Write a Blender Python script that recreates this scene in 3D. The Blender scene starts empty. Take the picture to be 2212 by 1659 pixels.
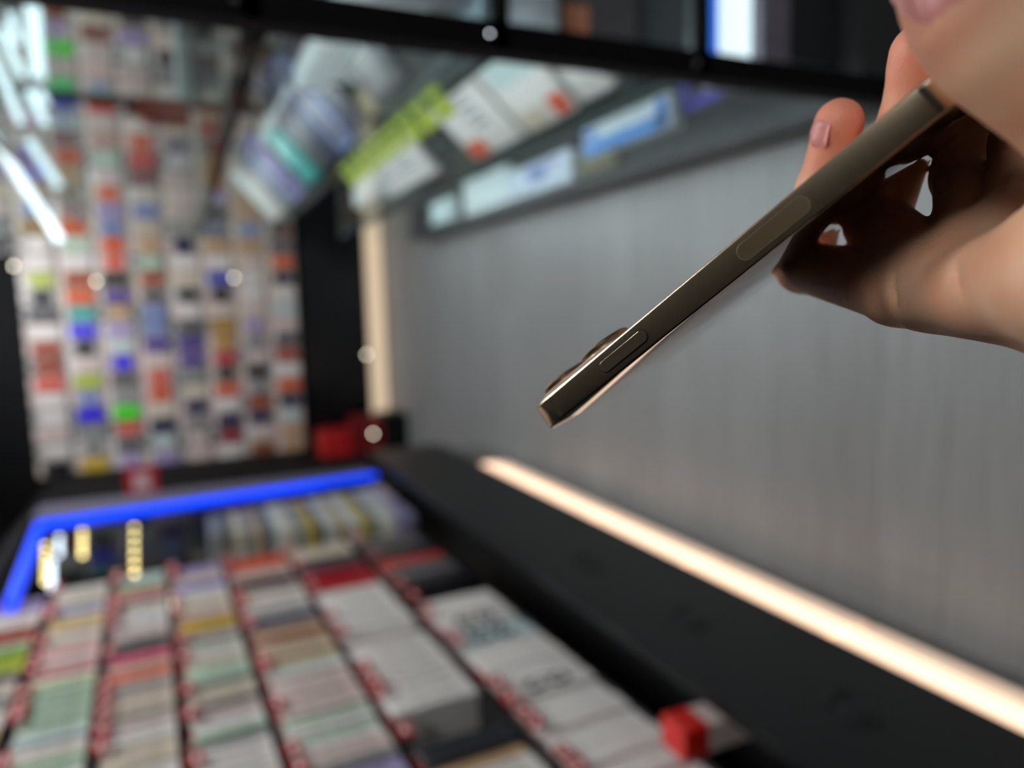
import bpy, math, random
import numpy as np
from mathutils import Vector, Matrix
random.seed(7)
SC = bpy.context.scene
COL = SC.collection

# ------------------------------------------------------------------ camera
FPX, CX, CY = 1587.0, 1106.0, 829.5          # focal length and centre of the 2212 x 1659 frame
Fw = np.array([-726, -151, FPX]); Fw /= np.linalg.norm(Fw)      # aisle direction seen by the camera
Dn = np.array([3526, -269, FPX]); Dn -= Fw*(Dn@Fw); Dn /= np.linalg.norm(Dn)
Up = -Dn
Xr = np.cross(Fw, Up)
M = np.array([Xr, Fw, Up])                   # camera axes (x right, y down, z ahead) -> world
EYE = np.array([0, 0, 1.3])
cam_d = bpy.data.cameras.new('camera'); cam = bpy.data.objects.new('camera', cam_d); COL.objects.link(cam)
cam_d.sensor_width = 36; cam_d.lens = FPX/2212*36
cam_d.clip_start = 0.01; cam_d.clip_end = 50
m = Matrix.Identity(4)
for i in range(3):
    m[i][0], m[i][1], m[i][2], m[i][3] = M[i][0], -M[i][1], -M[i][2], EYE[i]
cam.matrix_world = m
cam_d.dof.use_dof = True; cam_d.dof.focus_distance = 0.196; cam_d.dof.aperture_fstop = 5.2
SC.camera = cam

# ------------------------------------------------------------------ exposure, world
SC.view_settings.view_transform = 'Standard'; SC.view_settings.look = 'None'
SC.view_settings.exposure = 0.35; SC.view_settings.gamma = 1.0; SC.view_settings.use_curve_mapping = False
SC.cycles.use_denoising = True
SC.cycles.max_bounces = 7; SC.cycles.transparent_max_bounces = 16
SC.cycles.sample_clamp_indirect = 4.0
W = bpy.data.worlds.new('world'); SC.world = W; W.use_nodes = True
W.node_tree.nodes['Background'].inputs[0].default_value = (0.9, 0.95, 1, 1)
W.node_tree.nodes['Background'].inputs[1].default_value = 0.12

# ------------------------------------------------------------------ materials
def lin(c):
    return tuple((v/255/12.92) if v/255 <= .04045 else ((v/255+.055)/1.055)**2.4 for v in c)
MATS = {}
def mat(name, rgb, rough=.5, metal=0., emit=0., var=.12, scale=40., coat=0., spec=.5, sss=0.):
    if name in MATS: return MATS[name]
    a = bpy.data.materials.new(name); a.use_nodes = True
    nt = a.node_tree; b = nt.nodes['Principled BSDF']; l = lin(rgb)
    b.inputs['Roughness'].default_value = rough; b.inputs['Metallic'].default_value = metal
    b.inputs['Coat Weight'].default_value = coat; b.inputs['Specular IOR Level'].default_value = spec
    n = nt.nodes.new('ShaderNodeTexNoise'); n.inputs['Scale'].default_value = scale; n.inputs['Detail'].default_value = 3
    tc = nt.nodes.new('ShaderNodeTexCoord'); nt.links.new(tc.outputs['Object'], n.inputs['Vector'])
    r = nt.nodes.new('ShaderNodeValToRGB'); r.color_ramp.elements[0].position = .3; r.color_ramp.elements[1].position = .7
    r.color_ramp.elements[0].color = (*[v*(1-var) for v in l], 1)
    r.color_ramp.elements[1].color = (*[min(1, v*(1+var)) for v in l], 1)
    nt.links.new(n.outputs['Fac'], r.inputs['Fac']); nt.links.new(r.outputs['Color'], b.inputs['Base Color'])
    if emit:
        b.inputs['Emission Color'].default_value = (*l, 1); b.inputs['Emission Strength'].default_value = emit
    if sss:
        b.inputs['Subsurface Weight'].default_value = sss
        b.inputs['Subsurface Radius'].default_value = (1, .3, .15); b.inputs['Subsurface Scale'].default_value = .003
    MATS[name] = a
    return a
def glassmat(name, tint, refl):
    a = bpy.data.materials.new(name); a.use_nodes = True; nt = a.node_tree; nt.nodes.clear()
    o = nt.nodes.new('ShaderNodeOutputMaterial'); mx = nt.nodes.new('ShaderNodeMixShader')
    t = nt.nodes.new('ShaderNodeBsdfTransparent'); t.inputs[0].default_value = (*tint, 1)
    g = nt.nodes.new('ShaderNodeBsdfGlossy'); g.inputs['Roughness'].default_value = .02; g.inputs[0].default_value = (*tint, 1)
    lw = nt.nodes.new('ShaderNodeLayerWeight'); lw.inputs[0].default_value = .35
    mu = nt.nodes.new('ShaderNodeMath'); mu.operation = 'MULTIPLY'; mu.inputs[1].default_value = refl
    nt.links.new(lw.outputs['Fresnel'], mu.inputs[0]); nt.links.new(mu.outputs[0], mx.inputs[0])
    nt.links.new(t.outputs[0], mx.inputs[1]); nt.links.new(g.outputs[0], mx.inputs[2]); nt.links.new(mx.outputs[0], o.inputs[0])
    MATS[name] = a
    return a
BLACK = mat('black_gloss', (13, 14, 17), .22)
BLACKB = mat('black_satin', (13, 17, 18), .42, spec=.3)
BLACKM = mat('black_matt', (10, 10, 12), .7, spec=.2)
DGREY = mat('dark_grey', (44, 46, 50), .5)
CHROME = mat('chrome', (210, 212, 220), .12, 1.)
GLASS = glassmat('cabinet_glass', (.95, .98, .97), .10)
GLEDGE = mat('glass_edge_green', (30, 62, 58), .15, coat=.5)
PAL = dict(white=(240, 234, 228), cream=(226, 212, 190), pinkw=(226, 206, 198), grey=(150, 150, 148), dark=(38, 38, 46), mid=(98, 96, 98),
    blue=(70, 76, 190), ltblue=(138, 152, 205), lilac=(176, 160, 205), orange=(226, 96, 48), red=(196, 34, 40), crimson=(160, 20, 52), yellow=(226, 190, 70),
    lime=(188, 204, 74), green=(120, 170, 80), pale_green=(192, 214, 190), aqua=(206, 222, 220), hotpink=(228, 92, 128), pink=(232, 168, 166),
    coral=(228, 104, 84), brown=(150, 92, 66), tan=(204, 168, 128), purple=(92, 70, 150), navy=(30, 40, 80), teal=(60, 176, 170), glint_green=(60, 240, 30),
    glint_blue=(60, 40, 240), rust=(170, 76, 50), gold=(196, 150, 66))  # the vivid green and blue paint rainbow reflections onto the cases as colour
WORD = dict(white='white', cream='cream', pinkw='pinkish white', grey='grey', dark='near black', mid='dark grey', blue='blue', ltblue='light blue', lilac='lilac',
    orange='orange', red='red', crimson='crimson', yellow='yellow', lime='lime green', green='green', pale_green='pale green', aqua='pale aqua', hotpink='hot pink',
    pink='pink', coral='coral', brown='brown', tan='tan', purple='purple', navy='navy', teal='teal', glint_green='glint-painted green', glint_blue='glint-painted blue', rust='rust', gold='gold')
def pm(k): return mat('plastic_'+k, PAL[k], .38, var=.1, scale=60)

# ------------------------------------------------------------------ mesh helpers
class MB:
    def __init__(s): s.v, s.f = [], []
    def add(s, v, f):
        n = len(s.v); s.v += [tuple(x) for x in v]; s.f += [tuple(i+n for i in q) for q in f]; return s
    def box(s, x0, x1, y0, y1, z0, z1):
        v = [(x, y, z) for z in (z0, z1) for y in (y0, y1) for x in (x0, x1)]
        return s.add(v, [(0, 2, 3, 1), (4, 5, 7, 6), (0, 1, 5, 4), (2, 6, 7, 3), (0, 4, 6, 2), (1, 3, 7, 5)])
    def rrect(s, cx, cy, w, h, r, z0, z1, n=4, plane='xy', chamfer=0.):
        """rounded plate in the given plane, from z0 to z1 along the third axis"""
        def ring(ins):
            P = []
            rr = max(r-ins, 1e-5); ww, hh = w/2-ins, h/2-ins
            for sx, sy, a0 in ((1, 1, 0), (-1, 1, 90), (-1, -1, 180), (1, -1, 270)):
                for k in range(n+1):
                    a = math.radians(a0+90*k/n)
                    P.append((cx+sx*(ww-rr)+rr*math.cos(a), cy+sy*(hh-rr)+rr*math.sin(a)))
            return P
        c = chamfer; lv = [(c, z0), (0, z0+c), (0, z1-c), (c, z1)] if c else [(0, z0), (0, z1)]
        V = []; N = 4*(n+1)
        for ins, z in lv:
            for x, y in ring(ins):
                V.append((x, y, z) if plane == 'xy' else ((x, z, y) if plane == 'xz' else (z, x, y)))
        Fc = [tuple(range(N))[::-1], tuple(range((len(lv)-1)*N, len(lv)*N))]
        for k in range(len(lv)-1):
            for i in range(N):
                j = (i+1) % N; Fc.append((k*N+i, k*N+j, (k+1)*N+j, (k+1)*N+i))
        return s.add(V, Fc)
    def cyl(s, p, q, r0, r1=None, n=16):
        r1 = r0 if r1 is None else r1
        p, q = Vector(p), Vector(q); d = (q-p).normalized()
        a = d.orthogonal().normalized(); b = d.cross(a)
        V = [c+(a*math.cos(2*math.pi*i/n)+b*math.sin(2*math.pi*i/n))*r for c, r in ((p, r0), (q, r1)) for i in range(n)]
        return s.add(V, [tuple(range(n))[::-1], tuple(range(n, 2*n))]+[(i, (i+1) % n, n+(i+1) % n, n+i) for i in range(n)])
    def ball(s, c, r, n=12):
        V = []; Fc = []
        for i in range(n//2+1):
            t = math.pi*i/(n//2)
            for j in range(n):
                V.append((c[0]+r*math.sin(t)*math.cos(2*math.pi*j/n), c[1]+r*math.sin(t)*math.sin(2*math.pi*j/n), c[2]+r*math.cos(t)))
        for i in range(n//2):
            for j in range(n): Fc.append((i*n+j, (i+1)*n+j, (i+1)*n+(j+1) % n, i*n+(j+1) % n))
        return s.add(V, Fc)
    def mesh(s, name, m, smooth=False):
        me = bpy.data.meshes.new(name); me.from_pydata(s.v, [], s.f); me.materials.append(m)
        if smooth: me.polygons.foreach_set('use_smooth', [True]*len(me.polygons))
        me.validate(); me.update()
        import bmesh
        bm = bmesh.new(); bm.from_mesh(me); bmesh.ops.recalc_face_normals(bm, faces=bm.faces); bm.to_mesh(me); bm.free()
        return me
    def build(s, name, m, parent=None, smooth=False, loc=None):
        o = bpy.data.objects.new(name, s.mesh(name, m, smooth)); COL.objects.link(o)
        if loc: o.location = loc
        if parent: o.parent = parent
        return o
def tag(o, label, cat, group=None):
    o['label'] = label; o['category'] = cat
    if group: o['group'] = group
    return o
def empty(name, loc=(0, 0, 0)):
    o = bpy.data.objects.new(name, None); COL.objects.link(o); o.location = loc; o.empty_display_size = .02
    return o
def struct(o): o['kind'] = 'structure'; return o
def addmesh(name, me, parent=None, loc=None):
    o = bpy.data.objects.new(name, me); COL.objects.link(o)
    if parent: o.parent = parent
    if loc is not None: o.location = loc
    return o
NUM = ['', 'first', 'second', 'third', 'fourth', 'fifth', 'sixth', 'seventh', 'eighth', 'ninth', 'tenth', 'eleventh', 'twelfth', 'thirteenth',
       'fourteenth', 'fifteenth', 'sixteenth', 'seventeenth', 'eighteenth', 'nineteenth', 'twentieth']
def nth(i): return NUM[i] if i <= 20 else '%d%s' % (i, {1: 'st', 2: 'nd', 3: 'rd'}.get(i % 10, 'th'))
def ray(u, v): return M@np.array([(u-CX)/FPX, (v-CY)/FPX, 1.])
def on(u, v, ax, val):
    """the point of the place, on the plane x/y/z = val, that the photograph shows at u, v"""
    r = ray(u, v); t = (val-EYE[ax])/r[ax]; return EYE+r*t

# ------------------------------------------------------------------ the setting
def plank_mat():
    a = bpy.data.materials.new('grey_wood_planks'); a.use_nodes = True; nt = a.node_tree; b = nt.nodes['Principled BSDF']
    tc = nt.nodes.new('ShaderNodeTexCoord')
    br = nt.nodes.new('ShaderNodeTexBrick'); br.inputs['Scale'].default_value = 1
    br.inputs['Brick Width'].default_value = 1.1; br.inputs['Row Height'].default_value = .15; br.inputs['Mortar Size'].default_value = .0018
    br.inputs['Color1'].default_value = (.22, .22, .216, 1); br.inputs['Color2'].default_value = (.26, .26, .256, 1)
    br.inputs['Mortar'].default_value = (.17, .17, .165, 1)
    mp = nt.nodes.new('ShaderNodeMapping'); mp.inputs['Scale'].default_value = (1.5, 26, 1)
    n = nt.nodes.new('ShaderNodeTexNoise'); n.inputs['Scale'].default_value = 3; n.inputs['Detail'].default_value = 5
    mix = nt.nodes.new('ShaderNodeMixRGB'); mix.blend_type = 'MULTIPLY'; mix.inputs[0].default_value = .55
    rp = nt.nodes.new('ShaderNodeValToRGB'); rp.color_ramp.elements[0].position = .3; rp.color_ramp.elements[0].color = (.62, .62, .62, 1); rp.color_ramp.elements[1].position = .7
    L = nt.links.new
    L(tc.outputs['Object'], br.inputs['Vector']); L(tc.outputs['Object'], mp.inputs[0]); L(mp.outputs[0], n.inputs['Vector']); L(n.outputs['Fac'], rp.inputs[0])
    L(br.outputs['Color'], mix.inputs[1]); L(rp.outputs[0], mix.inputs[2]); L(mix.outputs[0], b.inputs['Base Color'])
    b.inputs['Roughness'].default_value = .42
    return a
struct(MB().box(-2.5, 3, -2.6, 5.3, -.05, 0).build('floor', plank_mat()))
struct(MB().box(-2.5, 3, -2.6, 5.3, 2.7, 2.75).build('ceiling', mat('ceiling_grey', (178, 174, 170), .8)))
struct(MB().box(-2.5, 3, 5.2, 5.3, 0, 2.7).build('wall_far', mat('wall_dark', (16, 16, 20), .7)))
struct(MB().box(-2.5, -2.4, -2.6, 5.2, 0, 2.7).build('wall_left', MATS['wall_dark']))
struct(MB().box(2.9, 3, -2.6, 5.2, 0, 2.7).build('wall_right', mat('wall_grey', (96, 94, 98), .7)))
struct(MB().box(-2.5, 3, -2.7, -2.6, 0, 2.7).build('wall_near', mat('wall_warm', (88, 80, 72), .7)))

LAMPW = mat('lamp_panel_white', (250, 252, 255), .5, emit=11)
def unseen_fill_panel(x, y, sx, sy, lab):  # out-of-view panels added to light the room
    e = tag(empty('unseen_fill_panel', (x, y, 2.7)), lab, 'ceiling light', 'unseen ceiling fill panels')
    MB().box(-sx/2-.02, sx/2+.02, -sy/2-.02, sy/2+.02, -.03, 0).build('frame', DGREY, e)
    MB().box(-sx/2, sx/2, -sy/2, sy/2, -.036, -.03).build('diffuser', LAMPW, e)
for x, y, lb in ((.45, 1.35, 'unseen fill panel on the ceiling over the aisle beside the price rack'), (.35, 2.6, 'unseen fill panel on the ceiling over the middle of the aisle'), (.1, 4.0, 'unseen fill panel on the ceiling before the far case wall'),
               (.98, -.62, 'unseen fill panel added behind the camera side to light the hand'), (1.7, 3.0, 'unseen fill panel on the ceiling beyond the glass cabinet')):
    unseen_fill_panel(x, y, .75, .6, lb)  # the panel behind the camera is there to light the hand

# ------------------------------------------------------------------ far wall: base cabinet, pegboard and hanging packs
fb = tag(empty('base_cabinet', (0, 4.9, 0)), 'black base cabinet under the far wall of hanging phone cases', 'cabinet')
MB().box(-1.0, 2.2, 0, .28, .135, .56).build('body', BLACK, fb)
MB().box(-1.0, 2.2, .06, .26, 0, .135).build('kick_board', mat('kick_beige', (170, 158, 140), .6), fb)
MB().box(-.86, 2.1, .0, .05, .018, .125).build('light_diffuser', mat('led_beige', (225, 200, 170), .5, emit=.5), fb)
pb = tag(MB().box(-1.12, 2.35, 0, .05, .56, 2.36).build('pegboard', BLACKM, loc=(0, 4.91, 0)), 'black pegboard behind the hanging phone cases on the far wall', 'pegboard')

# card and case meshes of a hanging pack (centre at the origin, face towards -y)
ZP, XP = .188, .098
CARD = {}
def card_mesh(k):
    if k not in CARD:
        CARD[k] = MB().rrect(0, 0, .092, .18, .012, -.012, 0, plane='xz', chamfer=.002).mesh('card', mat('card_'+k, PAL[k], .3, var=.06))
    return CARD[k]
CASE = {}
def case_mesh(k, style):
    if (k, style) not in CASE:
        m_ = MB()
        if style == 0: m_.rrect(0, -.012, .078, .140, .012, -.022, -.012, plane='xz', chamfer=.003); m_.cyl((-.018, -.022, .026), (-.018, -.026, .026), .010)
        elif style == 1: m_.rrect(0, -.014, .082, .105, .012, -.022, -.012, plane='xz', chamfer=.003); m_.rrect(0, .058, .03, .018, .006, -.016, -.012, plane='xz')
        else: m_.rrect(0, -.016, .074, .126, .014, -.024, -.012, plane='xz', chamfer=.004)
        CASE[(k, style)] = m_.mesh('phone_case', pm(k))
    return CASE[(k, style)]
RINGM = MB().cyl((0, -.012, .0), (0, -.017, .0), .012).mesh('hang_hole', mat('hole_white', (235, 228, 226), .3))
# colours the photograph shows at given places; other packs take a quiet mix
SPOTS = [(85, 535, 'white'), (95, 575, 'white'), (88, 618, 'lime'), (85, 660, 'dark'), (110, 700, 'white'), (120, 740, 'rust'), (120, 780, 'rust'), (125, 832, 'coral'), (125, 868, 'white'),
 (130, 905, 'white'), (130, 940, 'pinkw'), (130, 975, 'white'), (120, 1010, 'dark'), (170, 490, 'orange'), (175, 520, 'pale_green'), (165, 560, 'white'), (170, 605, 'rust'), (175, 650, 'orange'),
 (160, 690, 'teal'), (183, 732, 'glint_blue'), (185, 770, 'dark'), (165, 815, 'lime'), (190, 845, 'ltblue'), (190, 870, 'navy'), (190, 902, 'glint_blue'), (200, 940, 'grey'), (210, 988, 'yellow'),
 (240, 545, 'orange'), (250, 575, 'coral'), (240, 610, 'dark'), (250, 650, 'purple'), (260, 690, 'tan'), (260, 732, 'aqua'), (270, 768, 'glint_blue'), (270, 808, 'mid'), (275, 850, 'grey'), (275, 896, 'glint_green'),
 (285, 940, 'coral'), (290, 990, 'lilac'), (310, 560, 'pale_green'), (320, 605, 'rust'), (325, 650, 'mid'), (330, 690, 'ltblue'), (335, 732, 'purple'), (345, 770, 'pinkw'), (348, 812, 'coral'), (350, 850, 'orange'),
 (360, 890, 'cream'), (365, 930, 'navy'), (370, 965, 'aqua'), (400, 560, 'white'), (400, 600, 'cream'), (405, 645, 'dark'), (405, 690, 'mid'), (415, 730, 'purple'), (415, 770, 'purple'), (420, 805, 'grey'), (418, 845, 'cream'),
 (435, 885, 'navy'), (430, 960, 'pinkw'), (460, 520, 'tan'), (465, 560, 'white'), (465, 602, 'blue'), (470, 650, 'dark'), (472, 690, 'gold'), (475, 730, 'gold'), (490, 763, 'red'), (490, 800, 'dark'), (492, 838, 'orange'),
 (500, 880, 'white'), (505, 955, 'crimson'), (530, 540, 'tan'), (540, 605, 'white'), (540, 650, 'white'), (545, 690, 'lilac'), (550, 735, 'grey'), (555, 790, 'dark'), (558, 865, 'rust'), (560, 905, 'navy'), (600, 550, 'orange'),
 (610, 640, 'white'), (615, 680, 'aqua'), (610, 720, 'mid'), (618, 780, 'rust'), (620, 825, 'orange'), (622, 862, 'navy'), (622, 900, 'aqua'), (305, 293, 'orange'), (305, 330, 'coral'), (455, 293, 'red'), (455, 372, 'coral'),
 (130, 120, 'glint_green'), (130, 165, 'glint_green'), (135, 212, 'blue'), (150, 338, 'orange'), (70, 390, 'glint_blue'), (40, 335, 'blue'), (130, 390, 'yellow'), (230, 420, 'coral'), (315, 455, 'ltblue'), (225, 360, 'pale_green'),
 (400, 290, 'cream'), (140, 280, 'navy'), (190, 210, 'red'), (530, 150, 'tan'), (240, 455, 'lilac')]
quiet = ['pinkw', 'grey', 'mid', 'tan', 'white', 'dark', 'cream', 'grey', 'lilac', 'mid', 'pinkw', 'ltblue', 'navy', 'brown', 'pinkw']
NX, NZ = 32, 9
x0, zt = -.915, 2.275
grid = {}
for u, v, k in SPOTS:
    p = on(u, v, 1, 4.88); i = round((p[0]-x0)/XP-.5); j = round((zt-p[2])/ZP-.5)
    if 0 <= i < NX and 0 <= j < NZ and (i, j) not in grid: grid[(i, j)] = k
for j in range(NZ):
    for i in range(NX):
        if j == 0 and i < 13: continue
        k = grid.get((i, j)) or random.choice(quiet)
        x = x0+(i+.5)*XP; z = zt-(j+.5)*ZP
        ck = random.choice(['pinkw', 'white', 'pinkw', 'cream', 'grey'])
        e = addmesh('phone_case_pack', card_mesh(ck), None, (x, 4.909, z))
        e.rotation_euler.y = random.uniform(-.02, .02)
        st = random.choice([0, 1, 0, 2])
        c = addmesh('phone_case', case_mesh(k, st), e); addmesh('hang_hole', RINGM, e, (0, 0, .073))
        tag(e, '%s phone case pack on far wall, %s row down, %s hook from wall corner' % (WORD[k], nth(j+1), nth(i+1)), 'phone case', 'phone case packs on the far wall')

# ------------------------------------------------------------------ left side rack with rows of boxed cases
bl = tag(empty('base_cabinet', (-.63, 0, 0)), 'glossy black base cabinet beside the aisle with warm light strip below', 'cabinet')
MB().box(-.5, -.02, -.3, 3.2, .233, .40).build('body', BLACKM, bl)
MB().box(-.02, 0, -.3, 3.2, .233, .565).build('front_board', BLACKB, bl)
MB().box(-.5, -.036, -.3, 3.2, 0, .233).build('kick_board', mat('kick_grey', (132, 128, 124), .5), bl)
WARM = mat('led_warm', (255, 214, 182), .5, emit=1.3)
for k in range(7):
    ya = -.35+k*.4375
    MB().box(-.034, -.002, ya+.004, ya+.43, .165, .231).build('light_diffuser', WARM, bl)
    MB().box(-.034, -.006, ya+.004, ya+.43, .115, .1645).build('glow_spill_strip', mat('glow_spill', (255, 222, 196), .5, emit=.42), bl)  # dim glowing strip added below the light, standing for its soft spill
# swirl logos, faint on the dark front
LOGO = mat('faint_logo', (20, 26, 27), .4)
for (u, v) in ((1490, 1335), (1850, 1530), (1270, 1215)):
    p = on(u, v, 0, -.629); mb = MB()
    for a0, cy_, s_ in ((20, 0, 1), (200, .028, 1)):
        pts = [(math.cos(math.radians(a0+a))*.03+cy_-.01, math.sin(math.radians(a0+a))*.03) for a in range(0, 241, 24)]
        for (a, b_), (c, d) in zip(pts, pts[1:]): mb.cyl((.0005, p[1]+a, p[2]+b_), (.0005, p[1]+c, p[2]+d), .0035, n=6)
    mb.build('logo', LOGO, bl)

rk = tag(empty('display_rack', (-.98, 0, .53)), 'black shelved rack holding rows of boxed phone cases beside the aisle', 'display rack')
TILT = .036; YT = 1.8
rk.rotation_euler.x = TILT; rk.location.z = .53-YT*TILT
MB().box(-.03, 0, -.3, 2.36, .06, 1.9).build('back_panel', BLACKM, rk)
MB().box(-.03, .24, 2.36, 2.39, 0, 1.32).build('end_panel', mat('lilac_grey', (120, 118, 140), .4), rk) if False else None
ROWS = [ # top, bottom, far end, near end, colours from the far end
 (1.93, 1.80, 2.25, 1.15, ['dark', 'grey', 'orange', 'coral', 'lime', 'grey', 'white', 'tan', 'mid', 'blue', 'red', 'white'], .028),
 (1.785, 1.655, 2.27, 1.15, ['lilac', 'coral', 'rust', 'green', 'lime', 'mid', 'grey', 'cream', 'tan', 'mid', 'blue', 'red', 'white'], .028),
 (1.64, 1.51, 2.32, 1.1, ['grey', 'mid', 'ltblue', 'yellow', 'tan', 'cream', 'pink', 'pink', 'lime', 'pale_green', 'pale_green', 'pale_green', 'aqua', 'pale_green', 'white', 'blue', 'white', 'ltblue'], .028),
 (1.495, 1.365, 2.36, 1.05, ['aqua', 'green', 'pink', 'navy', 'aqua', 'white', 'pinkw', 'mid', 'hotpink', 'coral', 'grey', 'pinkw', 'grey', 'white', 'cream', 'white', 'coral', 'pink', 'white'], .028),
 (1.35, 1.215, 2.36, 1.0, ['lilac', 'pinkw', 'blue', 'white', 'cream', 'crimson', 'yellow', 'grey', 'pale_green', 'pale_green', 'pale_green', 'grey', 'mid', 'pale_green', 'grey', 'white', 'grey', 'white', 'green'], .028),
 (1.2, 1.03, 2.36, .95, ['coral', 'orange', 'brown', 'dark', 'mid', 'cream', 'grey', 'navy', 'tan', 'brown', 'tan', 'pale_green', 'pinkw', 'pinkw', 'pinkw', 'pale_green', 'grey', 'grey', 'lilac', 'pink', 'ltblue'], .028),
 (1.015, .83, 2.36, .92, ['cream', 'cream', 'dark', 'mid', 'crimson', 'crimson', 'red', 'white', 'white', 'white', 'white', 'white', 'white', None, 'white', 'white', 'white', 'white', 'white', 'white', None, None, 'dark', 'tan', 'white', 'white', 'white'], .036),
 (.80, .60, 2.36, .86, ['mid', 'dark', 'red', 'mid', 'dark', None, 'white', 'white', 'aqua', 'white', 'white', 'white', 'white', 'white', 'white', 'white'], .06),
]
REDT = mat('price_tag_red', (190, 24, 30), .35)
PT = MB().rrect(0, 0, .034, .026, .003, -.0015, .0015, plane='yz').mesh('price_tag', REDT)
PTS = MB().rrect(0, 0, .02, .008, .001, .0016, .002, plane='yz').mesh('price_strip', mat('white_card', (240, 238, 234), .5))
PACK = {}
def pack_mesh(k, h, d, t):
    key = (k, round(h, 3), t)
    if key not in PACK:
        PACK[key] = (MB().rrect(-d/2, 0, d, t, min(.003, t/4), 0, h-.012, chamfer=.0015).mesh('boxed_case', mat('box_'+k, PAL[k], .35, var=.08)),
                     MB().rrect(-t*.24, h*.45, t*.16, h*.7, .001, 0, .0006, plane='yz').rrect(t*.2, h*.42, t*.3, h*.5, .001, 0, .0006, plane='yz').mesh('printed_panel', mat('print_'+k, tuple(max(20, int(c*.87)) for c in PAL[k]), .35)),
                     MB().rrect(-d/2, 0, d*.8, t*.8, .002, h-.013, h-.004).mesh('hang_tab', mat('tab_pale', (205, 178, 172), .4)),
                     MB().rrect(-d/2, 0, d*.8, t*.9, .002, h-.013, h-.003).mesh('hang_tab', REDT))
    return PACK[key]
for ri, (zt_, zb, ya, yb, cols, t) in enumerate(ROWS):
    big = ri >= 6
    MB().box(0, .225 if not big else .235, -.3, 2.38, zb-.53-.012, zb-.53).build('shelf', BLACK, rk)
    n = int((ya-yb)/t); cnt = 0
    for i in range(n):
        k = cols[min(len(cols)-1, int(i*len(cols)/n))]
        if k is None: continue
        if not big and (random.random() < .25 or (k in ('mid', 'grey') and random.random() < .4)): k = random.choice(['white', 'white', 'pinkw', 'cream'])
        cnt += 1
        y = ya-(i+.5)*t; h = zt_-zb-random.choice([0, .004, .01]); fx = -.752+random.uniform(-.006, .004)
        me = pack_mesh(k, zt_-zb, .12, t-(.003 if ri < 7 else .008))
        e = addmesh('boxed_case', me[0], None, (fx, y, zb+(y-YT)*TILT)); e.rotation_euler = (TILT, 0, random.uniform(-.008, .008))
        if ri == 7 and cnt in (11, 12, 13, 17):
            mb = MB()
            for q_ in range(2):
                zc_ = .07+q_*.055; pts = [(.016*math.cos(a_*.7)*(1-.05*a_), .02*math.sin(a_*.7)) for a_ in range(9)]
                for (a1, b1), (a2, b2) in zip(pts, pts[1:]): mb.cyl((.0006, a1, zc_+b1), (.0006, a2, zc_+b2), .0045, n=5)
            mb.build('printed_scribble', mat('ink_dark', (30, 36, 46), .5), e)
        addmesh('printed_panel', me[1], e) if ri < 7 else None; addmesh('hang_tab', me[3] if random.random() < .25 else me[2], e)
        tag(e, '%s boxed case, %s rack shelf down, %s from the blue light line' % (WORD[k], nth(ri+1), nth(cnt)), 'boxed phone case', 'boxed phone cases on the side rack')
    # red price tags clipped to the shelf front above the row
    y = ya-.02; cnt = 0
    zc = zt_+.004
    while y > yb and ri > 0:
        cnt += 1
        e = addmesh('price_tag', PT, None, (-.738, y, zc-.012+(y-YT)*TILT)); e.rotation_euler = (random.uniform(-.2, .2), 0, random.uniform(-.3, .1)); addmesh('price_strip', PTS, e)
        tag(e, 'small red price tag, %s rack shelf down, %s from the blue light line' % (nth(ri+1), nth(cnt)), 'price tag', 'red price tags on the side rack')
        y -= random.choice([.042, .06, .10, .16, .2])

# red topped box at the near end of the lowest row
p = on(1440, 1590, 0, -.70)
p = on(1475, 1625, 2, .60)
rb = tag(empty('small_carton', (-.70, float(p[1]), .40)), 'small white carton with bright red lid by the black counter edge', 'carton')
MB().rrect(0, 0, .05, .06, .005, 0, .17, chamfer=.001).build('body', pm('pinkw'), rb)
MB().rrect(0, 0, .053, .063, .006, .17, .22, chamfer=.002).build('lid', mat('lid_red', (225, 40, 32), .3), rb)

# ------------------------------------------------------------------ glass showcase with the blue frame
BLUE = mat('led_blue', (0, 66, 255), .4, emit=1.15)
sh = tag(empty('glass_showcase', (-.75, 2.4, .53)), 'glass showcase framed by a glowing blue light line past the side rack', 'showcase')
MB().box(-.42, -.40, .0, .76, 0, 1.3).build('back_panel', mat('showcase_back', (120, 116, 108), .35), sh)
MB().box(-.42, 0, .76, .80, 0, 1.3).build('side_panel', BLACKM, sh)
MB().box(-.42, 0, 0, .8, 1.31, 1.34).build('top_panel', BLACKM, sh)
MB().box(-.01, 0, .80, 1.02, -.0, 1.32).build('front_pilaster', mat('pilaster_lilac', (104, 104, 124), .45), sh)
MB().box(-.004, 0, .0, .75, 0.02, 1.25).build('glass_pane', GLASS, sh)
pv = [on(812, 1028, 0, -.745), on(85, 1135, 0, -.745), on(22, 1310, 0, -.745)]
pv = [Vector(q) for q in pv]
o_ = Vector((-.75, 2.4, .53))
MB().cyl(pv[0]-o_, pv[1]-o_, .016, n=12).build('light_line', BLUE, sh)
MB().cyl(pv[1]-o_, pv[2]-o_, .016, n=12).build('light_line', BLUE, sh)
tag(MB().box(-.012, 0, 0, 1.7, 0, 2.0).build('partition', BLACKM, loc=(-.9, 3.42, .0)), 'black partition between the glass showcase and the far wall', 'partition')
MB().box(-.40, -.36, .715, .745, .1, 1.2).build('light_bar', mat('showcase_fill_glow', (255, 240, 215), .5, emit=2.0), sh)  # hidden glowing bar added to brighten the showcase inside
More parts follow.
